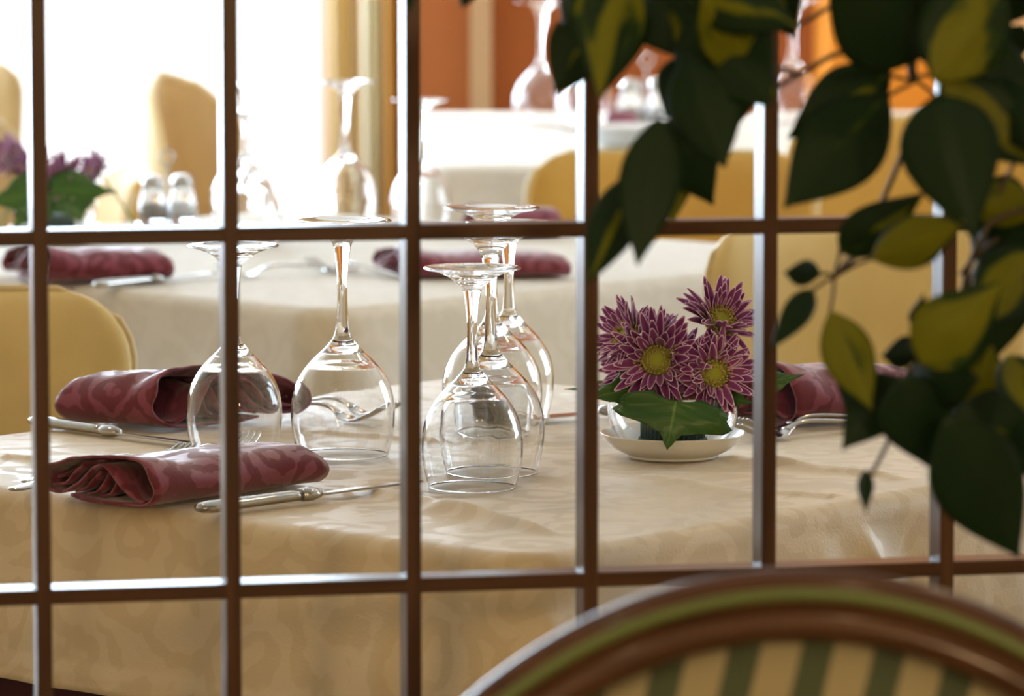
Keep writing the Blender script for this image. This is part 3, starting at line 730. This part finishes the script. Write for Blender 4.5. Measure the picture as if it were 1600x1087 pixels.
# ------------------------------------------------------------------ upholstered chairs
def chair(name, label, loc, rz, m_, w=.50, h=.84, rc=.09, curve=.35, th=.055, rake=.10, pip=.0045):
    """origin on the floor under the back; the seat extends towards +x local -> backrest front faces -y local"""
    t = thing(name, label, 'chair', loc, rz, 'upholstered dining chairs')
    z0 = .40; nu = 28; nv = 22; vs = []; fs = []
    def hw(v):
        z = z0+(h-z0)*v; d = max(0, z-(h-rc)); return w/2-rc+sqrt(max(0, rc*rc-d*d)) - .02*(1-v)
    def P(u, v, sgn):
        a = abs(u)**7; b = max(0, v)**10
        th_ = th/2*sqrt(max(0, 1-max(a, b)))
        x = u*hw(v); z = z0+(h-z0)*v
        y = -curve*x*x*2.2+rake*(v-.5)*.5
        return (x, y+sgn*th_, z)
    for sgn in (1, -1):
        base = len(vs)
        for j in range(nv+1):
            for i in range(nu+1):
                u = -cos(pi*i/nu); v = sin(pi/2*j/nv); vs.append(P(u, v, sgn))
        for j in range(nv):
            for i in range(nu):
                a = base+j*(nu+1)+i; q = (a, a+1, a+nu+2, a+nu+1); fs.append(q if sgn < 0 else q[::-1])
    o = obj('backrest', vs, fs, m_, t)
    mb = MB(); pts = []
    for k in range(24): v = k/24*.97; pts.append(P(-1, v, 0))
    for k in range(31): u = -1+2*k/30; pts.append(P(u*.9999, 1, 0))
    for k in range(24): v = .97*(1-(k+1)/24); pts.append(P(1, v, 0))
    mb.tube([(p[0]*1.004, p[1], p[2]+.001) for p in pts], pip, 8); mb.build('piping', M['piping'], t)
    mb = MB(); mb.box((-w/2+.01, -.50, .38), (w/2-.01, -.02, .47)); bevel(mb.build('seat', m_, t, smooth=False), .025, 4)
    for sx in (-1, 1):
        for y in (-.45, -.03):
            mb = MB(); mb.tube([(sx*(w/2-.05), y, .385), (sx*(w/2-.03), y*1.02+(.03 if y > -.1 else 0), 0)], [.02, .013], 10); mb.build('leg', M['dark_wood'], t)
    return t
# left chair at the near table: back seen at x 0..215 ; facing the table (its front looks towards -E1 ... the table)
p = at(45, 478, 4.43)
ch = chair('dining_chair', 'ochre upholstered chair at the left behind the nearest table', (p.x-.15, p.y+.04, 0), radians(14), M['leather'], .50, .842, .075)
def chairc(label, px, Y, h, rz, m_=None, w=.5):
    p = at(px, 300, Y); c = dup(ch, label, (p.x, p.y, 0), rz)
    c.scale = (w/.5, 1, h/.842)
    if m_:
        for k in c.children:
            if k.name.startswith(('backrest', 'seat')):
                k.data = k.data.copy(); k.data.materials.clear(); k.data.materials.append(m_)
    return c
chairc('big ochre upholstered chair at the right behind the nearest table, under the leaves', 1345, 5.12, .862, radians(17), None, .40)
chairc('amber upholstered chair at the right frame edge behind the leaves', 1800, 5.78, .83, radians(10), M['orange_leather'])
chairc('amber upholstered chair with its back top behind the middle lattice uprights, at the second table', 1050, 7.18, .815, radians(-3), M['orange_leather'], .47)
chairc('amber chair farther back at the right, its top above the other amber chair', 1456, 7.72, .84, radians(-4), M['orange_leather'], .5)
p = at(264, 300, 9.98)
chair('dining_chair', 'tan barrel chair seen from its side before the bright window', (p.x, p.y, 0), radians(70), M['tan'], .46, .81, .20, .8, .07, pip=.016)  # thick cream piping stands in for the rim lit by the window
chairc('tan chair at the left frame edge, its back cut by the frame', -112, 9.6, .86, radians(0), M['tan'], .42)
chairc('lower tan chair at the left frame edge before the taller one', -128, 8.7, .79, radians(0), M['tan'], .40)
chairc('sunlit amber chair low between the left flowers and the shakers', 205, 7.9, .735, radians(-78), M['orange_leather'], .40)

# ------------------------------------------------------------------ lattice divider
ALX = .20
def lat(px, py=500):
    r = ray(px, py); k = 3.0/(r.y-ALX*r.x); return O+r*k
t = thing('lattice_divider', 'dark varnished wooden lattice screen across the whole view', 'room divider', (0, 3.0, 0), atan(ALX))
# in the screen's frame x runs along it; y is depth (away from the camera)
ca = cos(atan(ALX)); BW = .0102; BD = .028
def lx(px): return (lat(px).x)/ca
ups = [lx(v) for v in (64.5, 362.5, 646.5, 924.5, 1204, 1484)]
d0 = ups[0]-ups[1]; d1 = ups[5]-ups[4]
ups = [ups[0]+d0*k for k in (4, 3, 2, 1)]+ups+[ups[5]+d1*k for k in (1, 2, 3, 4)]
zs = [lat(780, 361).z, lat(780, 911).z]; dz = zs[0]-zs[1]
rails = [zs[0]+dz*k for k in (3, 2, 1, 0, -1, -2)]
x0, x1 = ups[0]-.11, ups[-1]+.11; z0, z1 = rails[-1]-dz, rails[0]+dz*.9
for x in ups:
    mb = MB(); mb.box((x-BW/2, 0, z0), (x+BW/2, BD, z1)); bevel(mb.build('upright', M['lattice_v'], t, smooth=False), .0012, 2)
for z in rails:
    mb = MB(); mb.box((x0, .0006, z-BW/2), (x1, BD-.0006, z+BW/2)); bevel(mb.build('rail', M['lattice_h'], t, smooth=False), .0010, 2)
for x in (x0-.03, x1+.03):
    mb = MB(); mb.box((x-.03, -.01, 0), (x+.03, .05, 2.2)); bevel(mb.build('post', M['lattice_v'], t, smooth=False), .004, 2)
for za, zb in ((z1, z1+.06), (z0-.06, z0)):
    mb = MB(); mb.box((x0, -.005, za), (x1, .045, zb)); bevel(mb.build('frame_rail', M['lattice_h'], t, smooth=False), .004, 2)

# ------------------------------------------------------------------ front bistro chair
YC = 2.25; sc = FPX/YC
ctr_top = at(1250, 886, YC)
m = mat('striped_fabric', (.5, .4, .25), .8); M['stripe'] = m
tc = N(m, 'ShaderNodeTexCoord'); s = N(m, 'ShaderNodeSeparateXYZ'); L(m, tc.outputs['Object'], s.inputs[0])
sh = N(m, 'ShaderNodeMath', operation='MULTIPLY_ADD'); sh.inputs[1].default_value = -.22; L(m, s.outputs[2], sh.inputs[0]); L(m, s.outputs[0], sh.inputs[2])
fr = N(m, 'ShaderNodeMath', operation='MULTIPLY_ADD'); fr.inputs[1].default_value = 1/.0372; fr.inputs[2].default_value = .11+20; L(m, sh.outputs[0], fr.inputs[0])
fc = N(m, 'ShaderNodeMath', operation='FRACT'); L(m, fr.outputs[0], fc.inputs[0])
st = ramp(m, [(0, (0, 0, 0)), (.02, (1, 1, 1)), (.45, (1, 1, 1)), (.47, (0, 0, 0))]); L(m, fc.outputs[0], st.inputs[0])
rb = N(m, 'ShaderNodeMath', operation='MULTIPLY'); rb.inputs[1].default_value = 2*pi/.0030; L(m, s.outputs[2], rb.inputs[0])
sn = N(m, 'ShaderNodeMath', operation='SINE'); L(m, rb.outputs[0], sn.inputs[0])
gr = ramp(m, [(.3, (.040, .055, .026)), (.7, (.12, .145, .075))]); mr = N(m, 'ShaderNodeMath', operation='MULTIPLY_ADD'); mr.inputs[1].default_value = .5; mr.inputs[2].default_value = .5
L(m, sn.outputs[0], mr.inputs[0]); L(m, mr.outputs[0], gr.inputs[0])
mx = N(m, 'ShaderNodeMix', data_type='RGBA'); mx.inputs[6].default_value = (.42, .35, .20, 1); L(m, gr.outputs[0], mx.inputs[7]); L(m, st.outputs[0], mx.inputs[0]); L(m, mx.outputs[2], B(m).inputs['Base Color'])
bump(m, mr.outputs[0], .0006, .6)
bt = thing('bistro_chair', 'bentwood chair before the lattice with green line and striped back', 'chair', (ctr_top.x, YC, 0), 0)
az, bz = .298, .375; zc = ctr_top.z-bz
def arch(a_, b_, n=72, y=0, ext=.28):
    pts = []
    for k in range(n+1):
        th_ = -ext+(pi+2*ext)*k/n; x = a_*cos(th_); z = zc+b_*sin(th_)
        pts.append((x, y-.20*x*x*0+.0, z))
    return pts
mb = MB(); mb.tube(arch(az-.013, bz-.013, y=0), [(.0130, .0150)]*73, 18, up=(0, 1, 0)); mb.build('outer_frame', M['bentwood'], bt)
mb = MB(); mb.tube(arch(az-.0115, bz-.0115, y=-.0145), [(.0034, .0030)]*73, 10, up=(0, 1, 0)); mb.build('green_line', M['green_paint'], bt)
mb = MB(); mb.tube(arch(az-.0270, bz-.0270, y=-.006), [(.0100, .0135)]*73, 14, up=(0, 1, 0)); mb.build('inner_frame', M['bentwood'], bt)
vs = []; fs = []; n = 72
a_, b_ = az-.030, bz-.030; rings = 10
vs.append((0, .008, zc-.02))
for j in range(1, rings+1):
    f = j/rings
    for k in range(n):
        th_ = 2*pi*k/n; x = a_*f*cos(th_); z = zc-.02+ (b_*f*sin(th_) if sin(th_) > 0 else .26*f*sin(th_)) + .02*f*max(0, sin(th_))
        vs.append((x, .008+.018*(1-f*f), z))
for k in range(n): fs.append((0, 1+k, 1+(k+1) % n))
for j in range(rings-1):
    for k in range(n): a = 1+j*n; fs.append((a+k, a+n+k, a+n+(k+1) % n, a+(k+1) % n))
o = obj('striped_panel', vs, fs, M['stripe'], bt); solid(o, .006)
mb = MB(); mb.lathe([(.0005, 0), (.21, 0), (.235, .012), (.235, .035), (.21, .05), (.0005, .055)], 48, c=(0, -.20, .42)); mb.build('seat', M['stripe'], bt)
for sx in (-1, 1):
    e = arch(az-.013, bz-.013)[0 if sx > 0 else -1]
    mb = MB(); mb.tube(catmull([(e[0], 0, e[2]), (sx*.235, 0, .60), (sx*.205, .0, .44), (sx*.215, .03, 0)], 6), .0135, 12); mb.build('leg', M['bentwood'], bt)
    mb = MB(); mb.tube([(sx*.16, -.36, .425), (sx*.18, -.38, 0)], .014, 12); mb.build('leg', M['bentwood'], bt)
mb = MB(); mb.tube([(-.22, 0, .62), (.22, 0, .62)], .012, 12); mb.build('back_rail', M['bentwood'], bt)

# ------------------------------------------------------------------ umbrella plant with variegated leaves
m = mat('variegated_leaf', (.02, .04, .01), .5); M['leafv'] = m; B(m).inputs['Specular IOR Level'].default_value = .22
uvn = N(m, 'ShaderNodeUVMap'); s = N(m, 'ShaderNodeSeparateXYZ'); L(m, uvn.outputs[0], s.inputs[0])
oi = N(m, 'ShaderNodeObjectInfo'); at_ = N(m, 'ShaderNodeAttribute'); at_.attribute_type = 'OBJECT'; at_.attribute_name = 'variegation'
cmb = N(m, 'ShaderNodeCombineXYZ'); L(m, oi.outputs['Random'], cmb.inputs[2])
ml = N(m, 'ShaderNodeVectorMath', operation='MULTIPLY_ADD'); ml.inputs[1].default_value = (1.9, 2.0, 0); L(m, uvn.outputs[0], ml.inputs[0])
c2 = N(m, 'ShaderNodeMath', operation='MULTIPLY'); c2.inputs[1].default_value = 37; L(m, oi.outputs['Random'], c2.inputs[0])
cc = N(m, 'ShaderNodeCombineXYZ'); L(m, c2.outputs[0], cc.inputs[0]); L(m, c2.outputs[0], cc.inputs[1]); L(m, cc.outputs[0], ml.inputs[2])
nz = N(m, 'ShaderNodeTexNoise', Scale=1.0, Detail=2.0, Roughness=.4); L(m, ml.outputs[0], nz.inputs['Vector'])
ab = N(m, 'ShaderNodeMath', operation='ABSOLUTE'); L(m, s.outputs[0], ab.inputs[0])
q1 = N(m, 'ShaderNodeMath', operation='MULTIPLY_ADD'); q1.inputs[1].default_value = -.42; L(m, ab.outputs[0], q1.inputs[0]); L(m, nz.outputs['Fac'], q1.inputs[2])
q2 = N(m, 'ShaderNodeMath', operation='ADD'); L(m, q1.outputs[0], q2.inputs[0]); L(m, at_.outputs['Fac'], q2.inputs[1])
rr = ramp(m, [(.50, (.010, .030, .008)), (.56, (.022, .055, .005)), (.62, (.15, .155, .003)), (.9, (.18, .18, .004))]); L(m, q2.outputs[0], rr.inputs[0])
L(m, rr.outputs[0], B(m).inputs['Base Color'])
tl = N(m, 'ShaderNodeBsdfTranslucent'); L(m, rr.outputs[0], tl.inputs[0]); xs_ = N(m, 'ShaderNodeMixShader'); xs_.inputs[0].default_value = .25
L(m, B(m).outputs[0], xs_.inputs[1]); L(m, tl.outputs[0], xs_.inputs[2]); L(m, xs_.outputs[0], m.node_tree.nodes['Material Output'].inputs[0])
M['twig'] = mat('brown_twig', (.07, .045, .02), .6)
pl = thing('umbrella_plant', 'umbrella plant with drooping variegated leaves at the right, before the lattice', 'plant', (.66, 2.62, 0))
PL = Vector((.66, 2.62, 0))
def leaf(bx, by, tx, ty, wpx, v=0.0, Y=2.66, dY=-.05, bend=.12, fold=.25, twist=0.0, shape=.5):
    b = at(bx, by, Y); tpt = at(tx, ty, Y+dY); d = tpt-b; Ln = d.length; dn = d.normalized()
    view = Vector((0, 1, 0)); side = dn.cross(view).normalized(); side = (Matrix.Rotation(twist, 3, dn) @ side).normalized(); nrm = side.cross(dn).normalized()
    W_ = wpx/FPX*Y/2/max(.35, cos(twist)); nv = 16; nu = 8; vs = []; uv = []; fs = []
    for j in range(nv+1):
        t = j/nv
        w = W_*(sin(pi*t**(.84 if shape >= .5 else .66)))**1.02 * (1 - .10*t)*1.06 if 0 < t < 1 else .0006
        for i in range(nu+1):
            u = i/nu*2-1
            vs.append(b+dn*(Ln*t)+side*(u*w)+nrm*(fold*w*abs(u)-fold*w*.5+bend*Ln*(t*t-t)+.02*w*sin(11*t+3*u))-PL); uv.append((u, t*Ln*12))
    for j in range(nv):
        for i in range(nu): a = j*(nu+1)+i; fs.append((a, a+1, a+nu+2, a+nu+1))
    mb = MB(); mb.add(vs, fs, uv); o = mb.build('leaf', M['leafv'], pl, uv=True); solid(o, .0008); o['variegation'] = v
    return o
LV = [  # base xy, tip xy, width, variegation, depth
    (968, -50, 936, 156, 104, .22, 2.62), (935, 10, 868, 148, 78, .08, 2.68), (889, -30, 879, 42, 16, -.05, 2.70), (735, -30, 722, 13, 28, -.1, 2.7), (640, -40, 640, 18, 16, -.1, 2.7),
    (1098, -8, 1213, 152, 88, .30, 2.60), (1085, 10, 1205, 168, 130, -.2, 2.64), (1060, -30, 1250, 42, 80, .14, 2.62), (1010, -40, 1075, 95, 100, .05, 2.66), (1180, -60, 1242, 60, 84, .06, 2.70),
    (1085, 82, 1040, 183, 62, -.2, 2.66), (1075, 80, 1133, 262, 96, -.05, 2.63), (1150, 60, 1150, 200, 100, -.2, 2.70), (1030, 183, 996, 414, 78, -.02, 2.58), (992, 270, 918, 444, 62, .10, 2.62), (1040, 188, 1114, 320, 92, -.1, 2.70), (1034, 225, 1052, 346, 66, .34, 2.74), (1110, 20, 1010, 60, 90, .02, 2.72), (1120, -40, 1120, 110, 120, -.1, 2.74),
    (1392, 114, 1231, 216, 88, .12, 2.66), (1388, 148, 1225, 324, 108, -.04, 2.64),
    (1432, 96, 1290, -90, 130, -.1, 2.60), (1450, 100, 1500, -110, 170, .02, 2.62), (1462, 130, 1565, -60, 118, .28, 2.56), (1440, 90, 1400, -90, 130, .02, 2.64), (1560, 40, 1610, -90, 90, -.1, 2.62),
    (1468, 118, 1625, 262, 92, .22, 2.60), (1462, 148, 1522, 374, 122, -.25, 2.55), (1510, 40, 1610, 215, 90, -.15, 2.68), (1600, 40, 1560, 100, 40, -.2, 2.72),
    (1312, 393, 1446, 300, 62, .12, 2.64), (1362, 404, 1506, 346, 66, .40, 2.58), (1282, 428, 1226, 426, 34, -.2, 2.66), (1270, 453, 1204, 547, 36, -.1, 2.64), (1297, 486, 1362, 640, 66, .34, 2.60), (1352, 540, 1322, 640, 50, -.1, 2.66),
    (1438, 568, 1566, 440, 100, .42, 2.56), (1442, 548, 1378, 556, 42, -.2, 2.64), (1432, 512, 1442, 460, 26, -.2, 2.66), (1402, 588, 1316, 702, 74, -.15, 2.62), (1415, 585, 1450, 728, 96, -.25, 2.58), (1425, 590, 1530, 592, 78, -.2, 2.60),
    (1352, 735, 1353, 800, 20, -.2, 2.62), (1550, 540, 1495, 664, 66, .30, 2.66), (1610, 395, 1520, 510, 92, .24, 2.64), (1575, 555, 1622, 660, 56, .26, 2.58), (1482, 655, 1640, 690, 100, .10, 2.60), (1478, 650, 1592, 870, 120, -.1, 2.56),
    (1530, 560, 1545, 775, 90, .0, 2.68), (1515, 310, 1625, 345, 84, .26, 2.66), (1520, 330, 1620, 420, 90, -.1, 2.70), (1560, 430, 1545, 570, 90, -.05, 2.70), (1600, 640, 1620, 760, 60, -.1, 2.62), (1490, 600, 1500, 720, 60, .1, 2.70), (1540, 120, 1640, 250, 70, -.1, 2.62), (1500, 690, 1530, 790, 90, -.2, 2.64)]
for i, q in enumerate(LV):
    leaf(q[0], q[1], q[2], q[3], q[4]*1.24, q[5]+(.05 if q[5] > .2 else -.02), q[6], dY=random.uniform(-.06, .03), bend=random.uniform(-.05, .16), fold=random.uniform(.15, .5), twist=random.uniform(-.2, .2), shape=.5 if i % 3 else .4)
mb = MB()
def tw(pts, r, Y=2.66):
    mb.tube([p-PL for p in catmull([at(x, y, Y) for x, y in pts], 5)], r*1.35, 7)
trunk = Vector((.66, 2.62, 0))
tw([(1215, 137), (1290, 92), (1385, 56), (1440, 20), (1560, -60)], .0012); tw([(1234, 48), (1280, 20), (1325, -4), (1400, -60)], .0011); tw([(1200, 105), (1225, 108), (1252, 121)], .0012)
tw([(1428, 130), (1426, 95), (1450, 60), (1520, 20), (1640, -30)], .0022); tw([(1428, 125), (1405, 122), (1390, 116)], .0009); tw([(1428, 128), (1405, 140), (1388, 150)], .0009); tw([(1430, 120), (1450, 118), (1468, 120)], .0009); tw([(1430, 124), (1448, 138), (1462, 150)], .0009)
tw([(1303, 433), (1345, 390), (1385, 300), (1432, 195), (1470, 150)], .0013); tw([(1445, 185), (1425, 205), (1432, 195)], .0012)
for q in [(1312, 393), (1362, 404), (1282, 428), (1270, 453), (1297, 486)]: tw([(1303, 433), ((1303+q[0])/2+2, (433+q[1])/2-3), q], .0008)
tw([(1303, 433), (1312, 400), (1335, 372)], .0006); tw([(1303, 433), (1330, 395), (1345, 372)], .0006)
tw([(1415, 598), (1480, 560), (1510, 430), (1535, 370), (1560, 340), (1640, 320)], .0014); tw([(1515, 360), (1530, 400), (1510, 450)], .0010); tw([(1500, 430), (1530, 395), (1560, 372)], .0010)
for q in [(1438, 568), (1442, 548), (1402, 588), (1432, 512)]: tw([(1415, 598), ((1415+q[0])/2, (598+q[1])/2-4), q], .0008)
tw([(1415, 600), (1396, 670), (1370, 725), (1352, 750)], .0010); tw([(1545, 235), (1560, 228), (1590, 235)], .0010); tw([(1590, 240), (1575, 275), (1560, 300)], .0010)
tw([(1480, 655), (1530, 640), (1600, 600), (1700, 560)], .0014)
mb.tube([(0, 0, .30), (.01, .0, .7), (-.015, .01, 1.1), (.0, 0, 1.5), (-.02, 0, 1.75)], [.014, .012, .011, .009, .006], 12)
for z, x, zz in ((1.50, 1560, -60), (1.35, 1640, -30), (1.2, 1640, 320), (1.05, 1700, 560), (1.62, 1400, -60)):
    e = at(x, zz, 2.66)-PL; mb.tube(catmull([(0, 0, z), (e.x*.5, e.y*.5, (z+e.z)/2+.03), e], 6), .0022, 8)
mb.build('branches', M['twig'], pl)
mb = MB(); mb.lathe([(.0005, 0), (.11, 0), (.125, .02), (.155, .29), (.165, .30), (.165, .33), (.15, .33), (.145, .30), (.0005, .29)], 40); mb.build('pot', mat('terracotta_pot', (.35, .12, .05), .7), pl)
mb = MB(); mb.lathe([(.0005, .302), (.144, .300)], 32); mb.build('soil', mat('soil', (.03, .02, .012), .95), pl)
